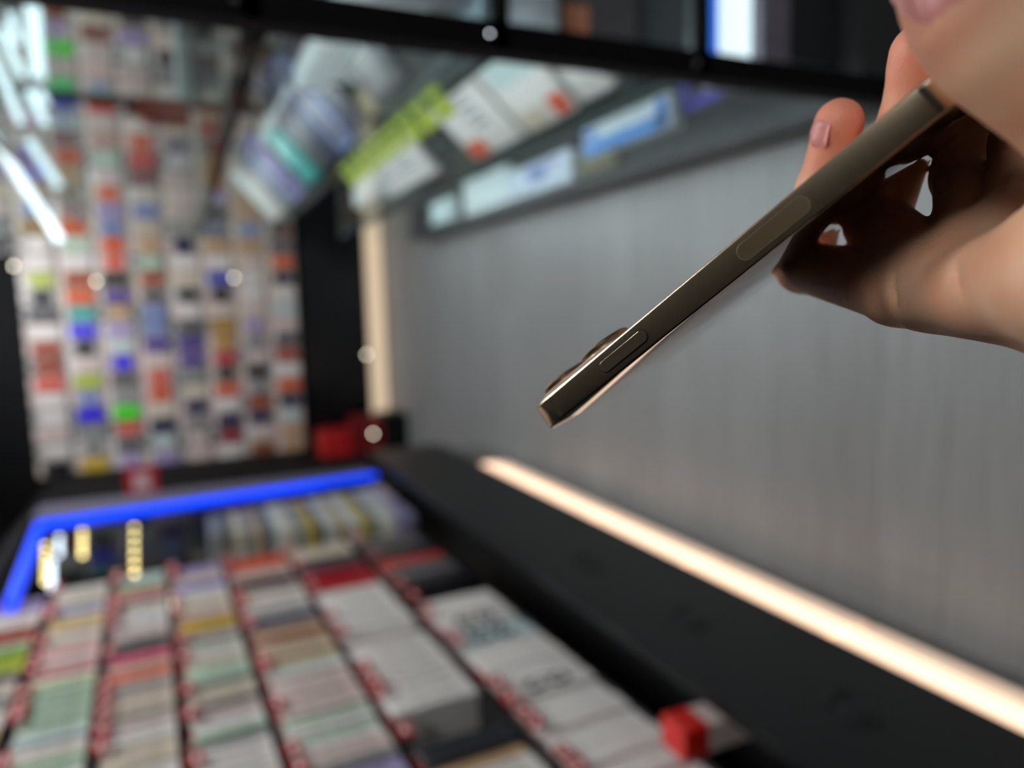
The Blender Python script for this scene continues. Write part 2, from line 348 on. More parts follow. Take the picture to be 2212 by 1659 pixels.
# bulbs strung inside
BULB = mat('bulb_warm', (255, 226, 150), .4, emit=5); BULBW = mat('bulb_white', (225, 238, 255), .4, emit=4)
def bulb_string(pts, m_, lab, x=-.79):
    q = [Vector(on(u, v, 0, x)) for u, v in pts]
    e = tag(empty('light_string', q[0]), lab, 'light string')
    wr = MB()
    for a, b_ in zip(q, q[1:]): wr.cyl(a-q[0], b_-q[0], .0012, n=5)
    wr.cyl(q[0]-q[0], Vector((x, q[0].y, 1.84))-q[0], .0012, n=5)
    wr.build('wire', BLACKM, e)
    for c in q: MB().ball(c-q[0], .0075, 10).build('bulb', m_, e, True)
bulb_string([(290, 1140+20*k) for k in range(6)], BULB, 'string of seven warm globe bulbs glowing inside the blue framed showcase')
bulb_string([(178, 1150+12*k) for k in range(5)], BULB, 'short string of yellow bulbs between the white and the seven bulb strings')
bulb_string([(128, 1162+11*k) for k in range(4)], BULBW, 'string of cold white bulbs inside the showcase near its top corner')
bulb_string([(98, 1180+15*k) for k in range(6)], BULB, 'string of small amber bulbs closest to the upper edge of the showcase')
bulb_string([(112, 1215+12*k) for k in range(7)], BULBW, 'string of cold white bulbs hanging beside the amber string')
zz = .53  # slabs built in place of the strips reflected in the glass
for k, (th_, c) in enumerate([(.07, 'lilac'), (.06, 'white'), (.04, 'grey'), (.033, 'yellow'), (.05, 'white'), (.033, 'tan'), (.045, 'white'), (.028, 'mid'), (.033, 'yellow'), (.04, 'grey'), (.04, 'cream'), (.03, 'white'), (.04, 'mid'),
                              (.03, 'tan'), (.035, 'grey'), (.03, 'cream'), (.04, 'mid'), (.04, 'grey')]):
    e = tag(MB().rrect(0, 0, .2, .5-.012*k, .008, 0, th_-.002, chamfer=.003).build('flat_slab', pm(c), loc=(-.875, 2.86, zz)),
        'wide flat %s slab standing for a showcase reflection, %s from the bottom' % (WORD[c], nth(k+1)), 'carton', 'slabs standing for reflections in the glass showcase')
    zz += th_
# red sign and red cartons by the far corner
p = on(306, 1040, 1, 3.9); q = on(270, 1010, 1, 3.9); r_ = on(345, 1070, 1, 3.9)
sg = tag(empty('wall_sign', p), 'small square red sign with white panel by the dark corner above the blue line', 'sign')
hx, hz = abs(r_[0]-q[0])/2, abs(r_[2]-q[2])/2
MB().rrect(0, 0, 2*hx, 2*hz, .01, -.008, .0, plane='xz').build('plate', mat('sign_red', (205, 24, 44), .4, ), sg)
MB().rrect(0, 0, 1.1*hx, 1.1*hz, .006, -.010, -.0085, plane='xz').build('white_panel', mat('sign_white', (236, 200, 204), .4), sg)
for z0, x_, w_, c, lb in ((.16, -.86, .26, (120, 14, 20), 'dark red carton lying low beside the far cabinet corner'), (.36, -.90, .2, (190, 30, 34), 'bright red carton stacked on the dark red one')):
    e = tag(MB().rrect(0, 0, w_, .22, .01, 0, .18, chamfer=.004).build('red_carton', mat('carton_%d' % c[0], c, .4), loc=(x_+.05, 4.62, z0)), lb, 'carton')
tag(MB().rrect(0, 0, .3, .25, .01, 0, .158, chamfer=.004).build('plinth', BLACKM, loc=(-.82, 4.62, 0)), 'low black plinth under the red cartons at the far corner', 'plinth')
LSM = mat('spot_white', (255, 246, 220), .4, emit=7)
for u, v, lb in ((806, 937, 'tiny round spot lamp glowing above the red cartons'), (30, 575, 'tiny white glowing ball, an added highlight, on the dark corner beside the case wall'), (208, 608, 'tiny glowing ball, an added highlight, among the case packs, third row'), (505, 600, 'tiny glowing ball, an added highlight, among case packs beside a blue one'),
                 (792, 766, 'dim glowing ball, an added highlight, on the black cabinet front halfway across')):
    c = on(u, v, 1, 4.86 if u != 806 else 4.5); e = tag(empty('glow_spot', c), lb, 'lamp')  # glowing balls put in for small highlights, a lamp only by the red cartons
    MB().cyl((0, 0, 0), (0, .03, 0), .012, n=14).build('housing', BLACKM, e)
    MB().ball((0, -.002, 0), .0085, 10).build('bulb', LSM, e, True)

# ------------------------------------------------------------------ right glass cabinet
gc = tag(empty('glass_cabinet', (.364, 1.0, 0)), 'tall black framed glass cabinet with lit shelves along the aisle', 'cabinet')
LEN = 2.85
def gpart(name, mb, m_): return mb.build(name, m_, gc)
gpart('plinth', MB().box(-.012, .62, .0, LEN, 0, .13), mat('plinth_grey', (52, 53, 54), .35))
gpart('frame_post', MB().box(-.014, .026, -.03, .012, .0, 2.05), BLACKM)
gpart('frame_post', MB().box(.58, .62, -.03, .012, .0, 2.05), BLACKM)
gpart('frame_post', MB().box(.58, .62, LEN-.03, LEN, .0, 2.05), BLACKM)
gpart('top_frame', MB().box(-.014, .62, -.03, LEN, 2.05, 2.09), BLACKM)
for z in (.52, .87, 1.2, 1.62):
    s = gpart('shelf', MB().box(.0, .6, -.01, LEN-.04, z-.012, z-.004), glassmat('shelf_glass_%d' % (z*100), (.90, .95, .95), .22))
    gpart('shelf_edge', MB().box(-.004, .0, .0, LEN-.04, z-.014, z-.002), GLEDGE)
    gpart('shelf_bracket', MB().box(-.012, .6, -.03, -.012, z-.02, z+.002), BLACKM)
    for x in (.012, .3, .55):
        gpart('shelf_pin', MB().ball((x-.008, -.036, z+.012), .005, 10), CHROME)
gpart('glass_pane', MB().box(-.010, -.006, .03, LEN-.04, .13, 2.05), GLASS)
CABL = mat('cabinet_led', (232, 243, 250), .5, emit=17)
for z in (.52, .87, 1.2):
    gpart('light_bar', MB().box(.016, .036, .03, LEN-.15, z-.026, z-.0225), CABL)
    gpart('light_housing', MB().box(.010, .042, .02, LEN-.13, z-.022, z-.013).box(.007, .010, .02, LEN-.13, z-.038, z-.013).box(.042, .045, .02, LEN-.13, z-.038, z-.013).box(.010, .042, .017, .02, z-.038, z-.013), BLACKM)

TEXTM = mat('print_slate', (90, 104, 120), .5)
ORL = mat('label_orange', (236, 92, 44), .4)
def lean_carton(D, C, z, h, th, thick, col, lab, name='phone_carton', marks=(), cat='carton'):
    """carton whose front bottom edge runs from D to C on the shelf at z, leaning back by th degrees"""
    d, c = Vector(on(*D, 2, z)), Vector(on(*C, 2, z))
    d.x = c.x = max(.395, (d.x+c.x)/2)
    a = math.radians(th); up = Vector((math.sin(a), 0, math.cos(a))); nrm = Vector((-math.cos(a), 0, math.sin(a)))
    w = (d-c).length; mid = (d+c)/2
    e = empty(name, mid); e.rotation_euler = (0, 0, 0)
    R = Matrix((Vector((0, 1, 0)), up, nrm)).transposed()   # columns
    R = Matrix(((0, up.x, nrm.x), (1, up.y, nrm.y), (0, up.z, nrm.z))).to_4x4()
    e.matrix_world = Matrix.Translation(mid)@R
    MB().rrect(0, h/2, w, h, .006, -thick, 0, chamfer=.002).build('box', pm(col) if isinstance(col, str) else mat('c_%d_%d_%d' % col, col, .35), e)
    for mk in marks:
        if mk[0] == 'o': MB().rrect(mk[1]*w, mk[2]*h, mk[3]*w, mk[4]*h, .002, .0002, .0012).build('orange_label', ORL, e)
        elif mk[0] == 't':
            b = MB()
            for i in range(mk[3]): b.rrect(mk[1]*w+random.uniform(-.02, .02)*w, (mk[2]+i*.12)*h, .3*w, .035*h, .001, .0002, .0008)
            b.build('printed_text', TEXTM, e)
        elif mk[0] == 'p': MB().rrect(mk[1]*w, mk[2]*h, mk[3]*w, mk[4]*h, .004, .0002, .0012).build('printed_panel', pm(mk[5]), e)
    # easel foot so that it stands
    MB().box(-.02, .02, .0, .006, -thick-.03, -thick).build('stand', DGREY, e)
    return tag(e, lab, cat)
lean_carton((1032, 368), (1132, 290), .52, .23, 42, .02, 'white', 'large white carton with orange label leaning on the middle shelf of the glass cabinet', marks=(('o', .3, .12, .34, .2), ('t', -.1, .35, 4), ('p', 0, .85, .9, .22, 'white')))
lean_carton((1145, 300), (1250, 240), .52, .22, 42, .02, 'white', 'white carton with pale yellow corner and orange label, next nearer on the middle shelf', marks=(('o', -.32, .14, .28, .22), ('p', .25, .12, .5, .22, 'cream'), ('p', 0, .7, .8, .35, 'aqua')))
lean_carton((1262, 222), (1330, 185), .52, .22, 42, .02, 'white', 'narrow white carton with orange dot, closest to the cabinet post on the middle shelf', marks=(('o', .1, .85, .3, .14), ('t', -.1, .3, 2)))
lean_carton((835, 440), (945, 362), .52, .17, 46, .02, 'white', 'white carton with rows of grey print, middle shelf beyond the orange labelled ones', marks=(('t', -.2, .35, 4), ('t', .2, .35, 4)))
lean_carton((712, 425), (800, 418), .53, .12, 30, .03, 'teal', 'teal triangular looking carton at the far end of the middle shelf') if False else None
# bottom shelf, lit boxes standing at the front
def stand_box(u0, v0, u1, v1, X, z0, z1, dep, col, lab, name='phone_carton', em=0, parts=()):
    a, b_ = on(u0, v0, 0, X), on(u1, v1, 0, X); y0, y1 = sorted((a[1], b_[1]))
    e = empty(name, (X, (y0+y1)/2, z0))
    hh = z1-z0; w = y1-y0
    MB().rrect(0, hh/2, w, hh, .006, 0, dep, plane='yz', chamfer=.003).build('box', pm(col) if isinstance(col, str) else mat('c_%d_%d_%d' % col, col, .35, emit=em), e)
    for pt in parts:
        MB().rrect(pt[0]*w, pt[1]*hh, pt[2]*w, pt[3]*hh, .003, -.0012, -.0002, plane='yz').build(pt[4], pm(pt[5]) if isinstance(pt[5], str) else mat('c_%d_%d_%d' % pt[5], pt[5], .35), e)
    return tag(e, lab, 'carton')
def flat_box(x0, x1, y0, y1, z, h, col, lab, parts=()):
    e = empty('flat_phone_box', ((x0+x1)/2, (y0+y1)/2, z)); w, d = x1-x0, y1-y0
    MB().rrect(0, 0, w, d, .006, 0, h, chamfer=.002).build('box', pm(col) if isinstance(col, str) else mat('c_%d_%d_%d' % col, col, .35), e)
    for a, b_, c_, d_, nm, co in parts:
        MB().rrect(a*w, b_*d, c_*w, d_*d, .002, h+.0002, h+.001).build(nm, pm(co) if isinstance(co, str) else mat('c_%d_%d_%d' % co, co, .35), e)
    return tag(e, lab, 'carton')
flat_box(.376, .512, 2.50, 2.95, .131, .035, (232, 246, 246), 'plain bright white flat box low in the cabinet, beyond the one with blue print')
flat_box(.376, .475, 2.03, 2.485, .131, .035, (222, 232, 250), 'bright white flat box with faint blue print low in the glass cabinet', parts=((.1, 0, .5, .3, 'printed_logo', 'ltblue'), (.3, -.25, .2, .16, 'printed_logo', 'lilac')))
flat_box(.385, .485, 3.10, 3.40, .131, .03, (224, 240, 240), 'small white flat box at the dim far end of the lowest shelf')
flat_box(.383, .455, 1.80, 2.01, .131, .02, (128, 122, 96), 'small olive flat box beside the bright boxes on the lowest shelf')
flat_box(.425, .505, 1.52, 1.94, .131, .04, (226, 238, 248), 'white flat box with broad blue band low in the glass cabinet', parts=((-.27, 0, .42, .96, 'blue_band', (80, 160, 240)), (.25, .4, .3, .16, 'blue_corner', (80, 140, 220)), (.0, -.42, .8, .1, 'blue_corner', (70, 140, 225))))
flat_box(.44, .60, 1.19, 1.50, .131, .03, (62, 60, 74), 'dark flat box with violet stripes low in the glass cabinet', parts=((-.38, 0, .14, .95, 'violet_stripe', (92, 84, 180)), (0, .42, .8, .1, 'violet_stripe', (80, 72, 160))))
# end-face things on the bottom deck, seen through the open end
def deck_box(x0, x1, y, z0, z1, dep, col, lab, em=0., parts=(), name='carton'):
    e = empty(name, ((x0+x1)/2, y, z0)); w = x1-x0; h = z1-z0
    MB().rrect(0, h/2, w, h, .006, 0, dep, plane='xz', chamfer=.003).build('box', pm(col) if isinstance(col, str) else mat('c_%d_%d_%d' % col, col, .35, emit=em), e)
    for pt in parts:
        MB().rrect(pt[0]*w, pt[1]*h, pt[2]*w, pt[3]*h, .003, -.0014, -.0002, plane='xz').build(pt[4], pm(pt[5]) if isinstance(pt[5], str) else mat('c_%d_%d_%d' % pt[5], pt[5], .35, emit=pt[6] if len(pt) > 6 else 0), e)
    return tag(e, lab, 'carton')
deck_box(.43, .72, 1.05, .131, .262, .16, (40, 41, 48), 'dark carton at the very bottom of the cabinet end under the mauve one')
deck_box(.405, .73, 1.04, .263, .332, .16, (134, 130, 142), 'mauve grey carton between the dark carton and the lit screen at cabinet end')
ls = empty('lit_screen', (.50, 1.06, .333))
MB().rrect(0, .066, .21, .132, .008, .002, .02, plane='xz', chamfer=.003).build('housing', pm('grey'), ls)
MB().rrect(0, .066, .20, .124, .006, -.001, .002, plane='xz').build('screen', mat('screen_white', (214, 236, 244), .3, emit=1.0), ls)
MB().rrect(-.03, .102, .125, .048, .004, -.003, -.0012, plane='xz').build('blue_picture', mat('screen_blue', (60, 120, 235), .3, emit=.7), ls)
tag(ls, 'small lit screen glowing white with blue corner, on the mauve carton at cabinet end', 'screen')
deck_box(.45, .62, 1.14, .522, .688, .10, 'mid', 'dark grey carton under the pale box at the cabinet end on the middle shelf', parts=((-.32, .75, .26, .3, 'peach_label', (232, 160, 124)),))
deck_box(.44, .60, 1.12, .689, .83, .09, (226, 238, 250), 'pale box stacked high under the upper shelf at the cabinet end')
deck_box(.43, .60, 1.03, .875, 1.02, .03, (190, 206, 220), 'pale box right at the cabinet end on the upper shelf')
# upper shelf (z .87): stacks and phones
GM = mat('green_tag', (176, 200, 70), .4)
ga, gb = on(752, 350, 2, .868), on(998, 176, 2, .868)
for k in range(9):
    y = gb[1]+(ga[1]-gb[1])*(k+.5)/9+.1
    e = tag(empty('shelf_tag', (.352, y, .852)), 'lime green price ticket on cabinet shelf edge, %s from the cabinet post' % nth(k+1), 'price ticket', 'lime green tickets on the cabinet shelf')
    e.rotation_euler.y = math.radians(48)
    MB().rrect(0, .004, .072, .06, .004, -.002, 0, plane='yz').build('ticket', GM, e)
    MB().box(0, .006, -.02, .02, -.006, .006).build('clip', DGREY, e)
def flat_stack(x, y, z, w, d, rz, layers, lab):
    for i, (h, c, wd) in enumerate(layers):
        e = tag(MB().rrect(0, 0, w, d, .006, 0, h-.0008, chamfer=.002).build('flat_slab', pm(c), loc=(x, y, z)), lab+', %s from its bottom' % nth(i+1), 'carton')
        e.rotation_euler.z = rz; z += h
def lean_at(x, y, z, w, h, th, thick, col, lab, marks=()):
    a = math.radians(th); up = Vector((math.sin(a), 0, math.cos(a))); nrm = Vector((-math.cos(a), 0, math.sin(a)))
    e = empty('slim_carton'); e.matrix_world = Matrix.Translation((x, y, z))@Matrix(((0, up.x, nrm.x), (1, up.y, nrm.y), (0, up.z, nrm.z))).to_4x4()
    MB().rrect(0, h/2, w, h, .004, -thick, 0, chamfer=.002).build('box', pm(col), e)
    MB().rrect(0, h*.5, w*.5, h*.86, .003, .0002, .001).build('printed_panel', pm(marks or col), e)
    MB().box(-.02, .02, .0, .006, -thick-.03, -thick).build('stand', DGREY, e)
    return tag(e, lab, 'carton')
for k, (y, w, c, m_) in enumerate([(3.42, .16, 'white', 'aqua'), (3.24, .15, 'cream', 'white'), (3.08, .13, 'mid', 'grey'), (2.94, .12, 'grey', 'ltblue'), (2.81, .11, 'ltblue', 'mid'), (2.69, .11, 'lilac', 'purple')]):
    lean_at(.40, y, .872, w, .26, 48, .02, c, '%s slim carton in far leaning group, upper shelf, %s from its far end' % (WORD[c], nth(k+1)), m_)
for k, (y, w, c, m_) in enumerate([(2.22, .12, 'dark', 'mid'), (2.08, .13, 'navy', 'navy'), (1.92, .15, 'ltblue', 'mid'), (1.76, .13, 'mid', 'navy')]):
    lean_at(.41, y, .872, w, .26, 48, .02, c, '%s slim carton leaning behind green tickets, %s from its far end' % (WORD[c], nth(k+1)), m_)
lean_at(.41, 2.45, .872, .2, .2, 48, .02, 'teal', 'teal green carton leaning alone on the upper shelf between two leaning groups')
lean_at(.43, 1.5, .872, .22, .24, 48, .02, 'mid', 'broad dark grey carton leaning on the upper shelf nearest the post', 'grey')
deck_box(.55, .60, 1.95, .872, 1.01, .8, (238, 246, 244), 'long low white carton standing lengthwise at the back of the upper shelf')
deck_box(.50, .55, 1.22, .872, 1.02, .55, (236, 246, 246), 'shorter white lengthwise carton at the back of the upper shelf, towards the post')
flat_stack(.70, 1.35, 1.201, .26, .5, .25, [(.03, 'mid', 0), (.03, 'grey', 0)], 'large flat grey carton lying on the top shelf')
flat_stack(.70, 2.1, 1.201, .3, .4, -.3, [(.03, 'grey', 0), (.025, 'aqua', 0)], 'broad pale flat carton lying further along the top shelf')
deck_box(.66, .74, 2.9, 1.205, 1.36, .05, (196, 80, 70), 'red carton standing on the top shelf')
flat_stack(.52, 2.95, .525, .2, .32, .0, [(.04, 'aqua', 0), (.03, 'white', 0)], 'pale carton at the far end of the middle shelf')
flat_stack(.62, 1.75, .525, .16, .5, .0, [(.03, 'mid', 0), (.03, 'grey', 0)], 'grey carton behind the leaning cartons of the middle shelf')
flat_stack(.70, 2.2, .131, .3, .9, .0, [(.04, 'mid', 0), (.04, 'dark', 0)], 'dark flat carton at the back of the lowest shelf')

# ------------------------------------------------------------------ tube lights hanging over the far part of the cabinet
TUBE = mat('tube_white', (222, 238, 246), .4, emit=1.9)
tubes = [((-20, 290), (130, 518), 2.0), ((-20, 110), (47, 265), 2.02), ((62, 195), (98, 268), 2.0), ((62, 303), (128, 402), 2.0), ((84, 195), (100, 225), 2.0), ((2, 60), (48, 165), 2.04), ((22, 30), (42, 92), 2.06),
         ((60, 0), (78, 168), 2.05), ((78, 0), (90, 168), 2.05)]
for k, (a, b_, z) in enumerate(tubes):
    pa, pb_ = [Vector(EYE+ray(*q)*((3.3+.12*k)/ray(*q)[1])) for q in (a, b_)]
    e = tag(empty('tube_lamp', pa), 'slim white tube lamp glowing above the glass cabinet, %s of the hanging group' % nth(k+1), 'tube lamp', 'tube lamps above the glass cabinet')
    MB().cyl((0, 0, 0), pb_-pa, .0155, n=10).build('tube', TUBE, e)
    MB().cyl((pb_-pa)*-.03, (0, 0, 0), .0145, n=10).build('end_cap', CHROME, e)
    MB().cyl((0, 0, 0), (0, 0, 2.7-pa.z), .002, n=5).build('wire', BLACKM, e)

# ------------------------------------------------------------------ the phone
def rotm(r):
    th = np.linalg.norm(r); k = r/th; K = np.array([[0, -k[2], k[1]], [k[2], 0, -k[0]], [-k[1], k[0], 0]])
    return np.eye(3)+np.sin(th)*K+(1-np.cos(th))*K@K
RP = rotm(np.array([-1.40307708, 1.02388564, .0384199])); PP = np.array([3.83262, 10.15842, 233.0045])
RPm = RP@np.diag([1, -1, -1])                # local x along the phone, y across, z out of the back (mm)
def cam2world(p): return EYE+M@(np.array(p)/1000.)
RW = M@RPm
mw = Matrix.Identity(4)
o_w = cam2world(PP)
for i in range(3):
    for j in range(3): mw[i][j] = RW[i][j]*.001
    mw[i][3] = o_w[i]
phn = empty('smartphone'); phn.matrix_world = mw
tag(phn, 'gold smartphone held at its lower end, seen edge on with camera rings up', 'smartphone')
GOLD = mat('gold_steel', (230, 208, 176), .22, 1., var=.03, scale=.3)
GOLDG = mat('gold_back_glass', (205, 180, 150), .22, .3, var=.02, scale=.3, coat=.6)
SCR = mat('screen_glass', (6, 6, 8), .03, coat=1., spec=1.)
LP, WP, TP, CR = 147., 71.5, 7.85, 11.5
def outline(ins, n=10):
    P = []
    for cx, cy, a0 in ((LP-CR, WP-CR, 0), (CR, WP-CR, 90), (CR, CR, 180), (LP-CR, CR, 270)):
        for k in range(n+1):
            a = math.radians(a0+90*k/n); P.append((cx+(CR-ins)*math.cos(a), cy+(CR-ins)*math.sin(a)))
    return P
def slab(levels, cap0=True, cap1=True):
    V = []; N = len(outline(0))
    for ins, z in levels: V += [(x, y, z) for x, y in outline(ins)]
    Fc = []
    if cap0: Fc.append(tuple(range(N))[::-1])
    if cap1: Fc.append(tuple(range((len(levels)-1)*N, len(levels)*N)))
    for k in range(len(levels)-1):
        for i in range(N):
            j = (i+1) % N; Fc.append((k*N+i, k*N+j, (k+1)*N+j, (k+1)*N+i))
    return MB().add(V, Fc)
def prt(name, mb, m_, parent=phn, smooth=False, angle=35):
    o = mb.build(name, m_, parent)
    if smooth:
        for p_ in o.data.polygons: p_.use_smooth = True
        md = o.modifiers.new('w', 'WEIGHTED_NORMAL') if False else None
        o.data.set_sharp_from_angle(angle=math.radians(angle))
    return o
prt('frame', slab([(1.0, -7.7), (.3, -7.76), (.15, -7.72), (.04, -7.62), (0, -7.5), (0, -.7), (.05, -.42), (.2, -.2), (.6, -.08), (1.0, -.1)]), GOLD, smooth=True, angle=30)
prt('back_glass', slab([(.7, -.3), (.7, 0), (.9, .12)]), GOLDG, smooth=True)
prt('screen', slab([(.75, -8.0), (.52, -7.92), (.52, -7.3)]), SCR, smooth=True)
prt('screen_gasket', slab([(.7, -7.84), (.32, -7.82), (.22, -7.72), (.22, -7.4)]), mat('gasket_black', (8, 8, 9), .6))
# side button and flush window on the near edge (y = 0 side)
def capsule_y(s0, s1, zc, hw, y0, y1, ch=.15):
    return MB().rrect((s0+s1)/2, zc, s1-s0, 2*hw, hw-.001, y0, y1, n=8, plane='xz', chamfer=ch)
prt('side_button', capsule_y(33.2, 51.5, -4.1, 1.75, -.42, .05), GOLD, smooth=True)
gr = mat('groove_dark', (18, 14, 10), .5)
prt('button_gap', capsule_y(32.85, 51.85, -4.1, 2.1, -.012, .02, .004), gr)
prt('flush_window', capsule_y(84.2, 104.6, -3.9, 2.05, -.05, .05, .02), mat('flush_gold', (226, 200, 160), .26, 1., var=.02), smooth=True)
prt('window_seam', capsule_y(84.0, 104.8, -3.9, 2.22, -.02, .02, .006), mat('seam_gold', (176, 154, 116), .3, .7))
for s0 in (11.6, 134.2):
    prt('antenna_band', MB().box(s0, s0+1.3, -.02, .1, -7.2, -.6), mat('antenna_plastic', (58, 50, 38), .4))
# camera plate and rings
cp = prt('camera_plate', MB().rrect(21.5, 20.5, 36, 36, 9, 0, 1.3, n=8, chamfer=.3), mat('plate_glass', (214, 190, 170), .18, .2, coat=.5), smooth=True)
RING = mat('ring_steel', (170, 146, 122), .3, 1.)
for (s, w_) in ((13.2, 12.8), (31.6, 12.8), (22.5, 28.5)):
    mb = MB(); n = 64
    prof = [(8.1, 1.2), (8.3, 1.5), (8.3, 3.0), (8.0, 3.4), (7.0, 3.5), (6.6, 3.2)]
    V = []
    for r, z in prof:
        for i in range(n):
            rr = r+(.14 if (i % 2 and .9 < z < 3.2) else 0)
            V.append((s+rr*math.cos(2*math.pi*i/n), w_+rr*math.sin(2*math.pi*i/n), z))
    Fc = [(k*n+i, k*n+(i+1) % n, (k+1)*n+(i+1) % n, (k+1)*n+i) for k in range(len(prof)-1) for i in range(n)]
    Fc.append(tuple(range(n))[::-1]); Fc.append(tuple(range((len(prof)-1)*n, len(prof)*n)))
    mb.add(V, Fc)
    ro = prt('lens_ring', mb, RING, smooth=True)
    prt('lens_glass', MB().cyl((s, w_, 3.15), (s, w_, 3.3), 6.5, n=32), SCR, parent=ro)
prt('flash', MB().cyl((33, 29, 1.3), (33, 29, 1.5), 3.0, n=24), mat('flash_cream', (235, 225, 190), .3))

# ------------------------------------------------------------------ the hand (camera millimetres, then set into the place)
def C(u, v, z): return np.array([(u-CX)/FPX*z, (v-CY)/FPX*z, z])
def sd_cone(P, a, b, ra, rb):
    ab = b-a; L2 = ab@ab; h = np.clip(((P-a)@ab)/L2, 0, 1)
    return np.linalg.norm(P-a-h[..., None]*ab, axis=-1)-(ra+(rb-ra)*h)
def smin(a, b, k):
    h = np.clip(.5+.5*(b-a)/k, 0, 1); return b*(1-h)+a*h-k*h*(1-h)
FINGERS = {
 'index': [(C(1940, 628, 203), 9.3), (C(1736, 574, 250), 9.0), (C(1778, 405, 247), 8.2), (C(1812, 268, 233), 7.6)],
 'middle': [(C(2020, 590, 192), 9.6), (C(1893, 478, 229), 9.3), (C(1968, 260, 222), 8.8), (C(1985, 115, 210), 7.9)],
 'ring': [(C(2110, 545, 181), 9.2), (C(2085, 380, 211), 8.7), (C(2100, 190, 205), 8.2), (C(2120, 60, 196), 7.4)],
 'pinky': [(C(2205, 500, 170), 8.2), (C(2210, 310, 190), 7.4), (C(2220, 150, 186), 7.0), (C(2230, 60, 180), 6.4)],
}
THUMB = [(C(2560, 560, 142), 14.5), (C(2505, 320, 128), 14.0), (C(2260, 128, 130), 12.4), (C(2072, -52, 132), 10.4)]
WRIST = C(2560, 640, 152)
def hand_sdf(P):
    d = None
    # palm: metacarpals and heel
    for f, r0 in (('index', 9.8), ('middle', 10.5), ('ring', 10.5), ('pinky', 10)):
        a = FINGERS[f][0][0]
        e = sd_cone(P, a, WRIST+(a-FINGERS['middle'][0][0])*.35, r0, 14)
        d = e if d is None else smin(d, e, 7)
    d = smin(d, sd_cone(P, C(1990, 640, 190), C(2360, 580, 142), 8.2, 15.0), 5)       # index side ridge
    d = smin(d, sd_cone(P, C(2360, 580, 142), THUMB[0][0], 15, 15), 8)
    d = smin(d, sd_cone(P, THUMB[0][0], THUMB[1][0], 14.5, 14), 9)
    d = smin(d, sd_cone(P, WRIST, C(3300, 900, 140), 23, 30), 14)
    for f, ch in FINGERS.items():
        fd = None
        for (a, ra), (b, rb) in zip(ch, ch[1:]):
            e = sd_cone(P, a, b, ra, rb*.97)
            fd = e if fd is None else smin(fd, e, 1.6)
        (a, ra), (b, rb) = ch[-2], ch[-1]
        t = (b-a)/np.linalg.norm(b-a)
        fd = smin(fd, sd_cone(P, b-t*3, b+t*.6, rb, rb*.93), 1.5)
        # joint swell and crease
        for (j, rj) in ch[1:3]:
            fd = smin(fd, np.linalg.norm(P-j, axis=-1)-rj*1.03, 2)
        d = smin(d, fd, 2.6)
    td = smin(sd_cone(P, THUMB[1][0], THUMB[2][0], 14, 12.4), sd_cone(P, THUMB[2][0], THUMB[3][0], 12.2, 10.4), 3)
    td = smin(td, sd_cone(P, C(2170, 72, 131), C(2115, 18, 131), 12.5, 11.8), 3)
    d = smin(d, td, 4)
    # creases
    for a, b, r in ((C(1822, 596, 222), C(1832, 662, 219), .9), (C(1925, 560, 190), C(1938, 650, 188), .8), (C(2062, 575, 163), C(2078, 640, 160), .9),
                    (C(2140, 500, 140), C(2010, 620, 172), .7), (C(1965, 160, 204), C(1990, 148, 201), .9)):
        e = sd_cone(P, a, b, r, r*.6); d = -smin(-d, e, 1.2)
    return d
def surface_nets(fn, lo, hi, h):
    ax = [np.arange(l, u+h, h) for l, u in zip(lo, hi)]
    G = np.stack(np.meshgrid(*ax, indexing='ij'), -1); S = np.empty(G.shape[:3])
    for i in range(0, G.shape[0], 8): S[i:i+8] = fn(G[i:i+8])
    ins = S < 0; n = S.shape
    cell = np.zeros(tuple(k-1 for k in n), int)
    for dx in (0, 1):
        for dy in (0, 1):
            for dz in (0, 1): cell += ins[dx:n[0]-1+dx, dy:n[1]-1+dy, dz:n[2]-1+dz]
    act = (cell > 0) & (cell < 8); idx = -np.ones(cell.shape, int); I = np.argwhere(act); idx[act] = np.arange(len(I))
    acc = np.zeros((len(I), 3)); cnt = np.zeros(len(I))
    corners = [(a, b, c) for a in (0, 1) for b in (0, 1) for c in (0, 1)]
    for a in corners:
        for k in range(3):
            if a[k]: continue
            b = list(a); b[k] = 1
            sa = S[I[:, 0]+a[0], I[:, 1]+a[1], I[:, 2]+a[2]]; sb = S[I[:, 0]+b[0], I[:, 1]+b[1], I[:, 2]+b[2]]
            cr = (sa < 0) != (sb < 0); t = np.where(cr, sa/np.where(cr, sa-sb, 1), 0)
            pos = np.array(a, float)+t[:, None]*(np.array(b)-np.array(a))
            acc[cr] += pos[cr]; cnt[cr] += 1
    V = np.array(lo)+(I+acc/cnt[:, None])*h
    Q = []
    for k in range(3):
        u, w = [q for q in range(3) if q != k]
        sl0 = [slice(1, -1)]*3; sl1 = [slice(1, -1)]*3; sl0[k] = slice(0, n[k]-1); sl1[k] = slice(1, n[k])
        A, B = ins[tuple(sl0)], ins[tuple(sl1)]; E = np.argwhere(A != B)
        off = np.array([1, 1, 1]); off[k] = 0; E = E+off
        fl = ins[E[:, 0], E[:, 1], E[:, 2]]
        def at(du, dw):
            q = E.copy(); q[:, u] -= du; q[:, w] -= dw; return idx[q[:, 0], q[:, 1], q[:, 2]]
        q = np.stack([at(0, 0), at(1, 0), at(1, 1), at(0, 1)], -1)
        if k == 1: fl = ~fl
        q[~fl] = q[~fl][:, ::-1]
        Q.append(q)
    return V, np.concatenate(Q)
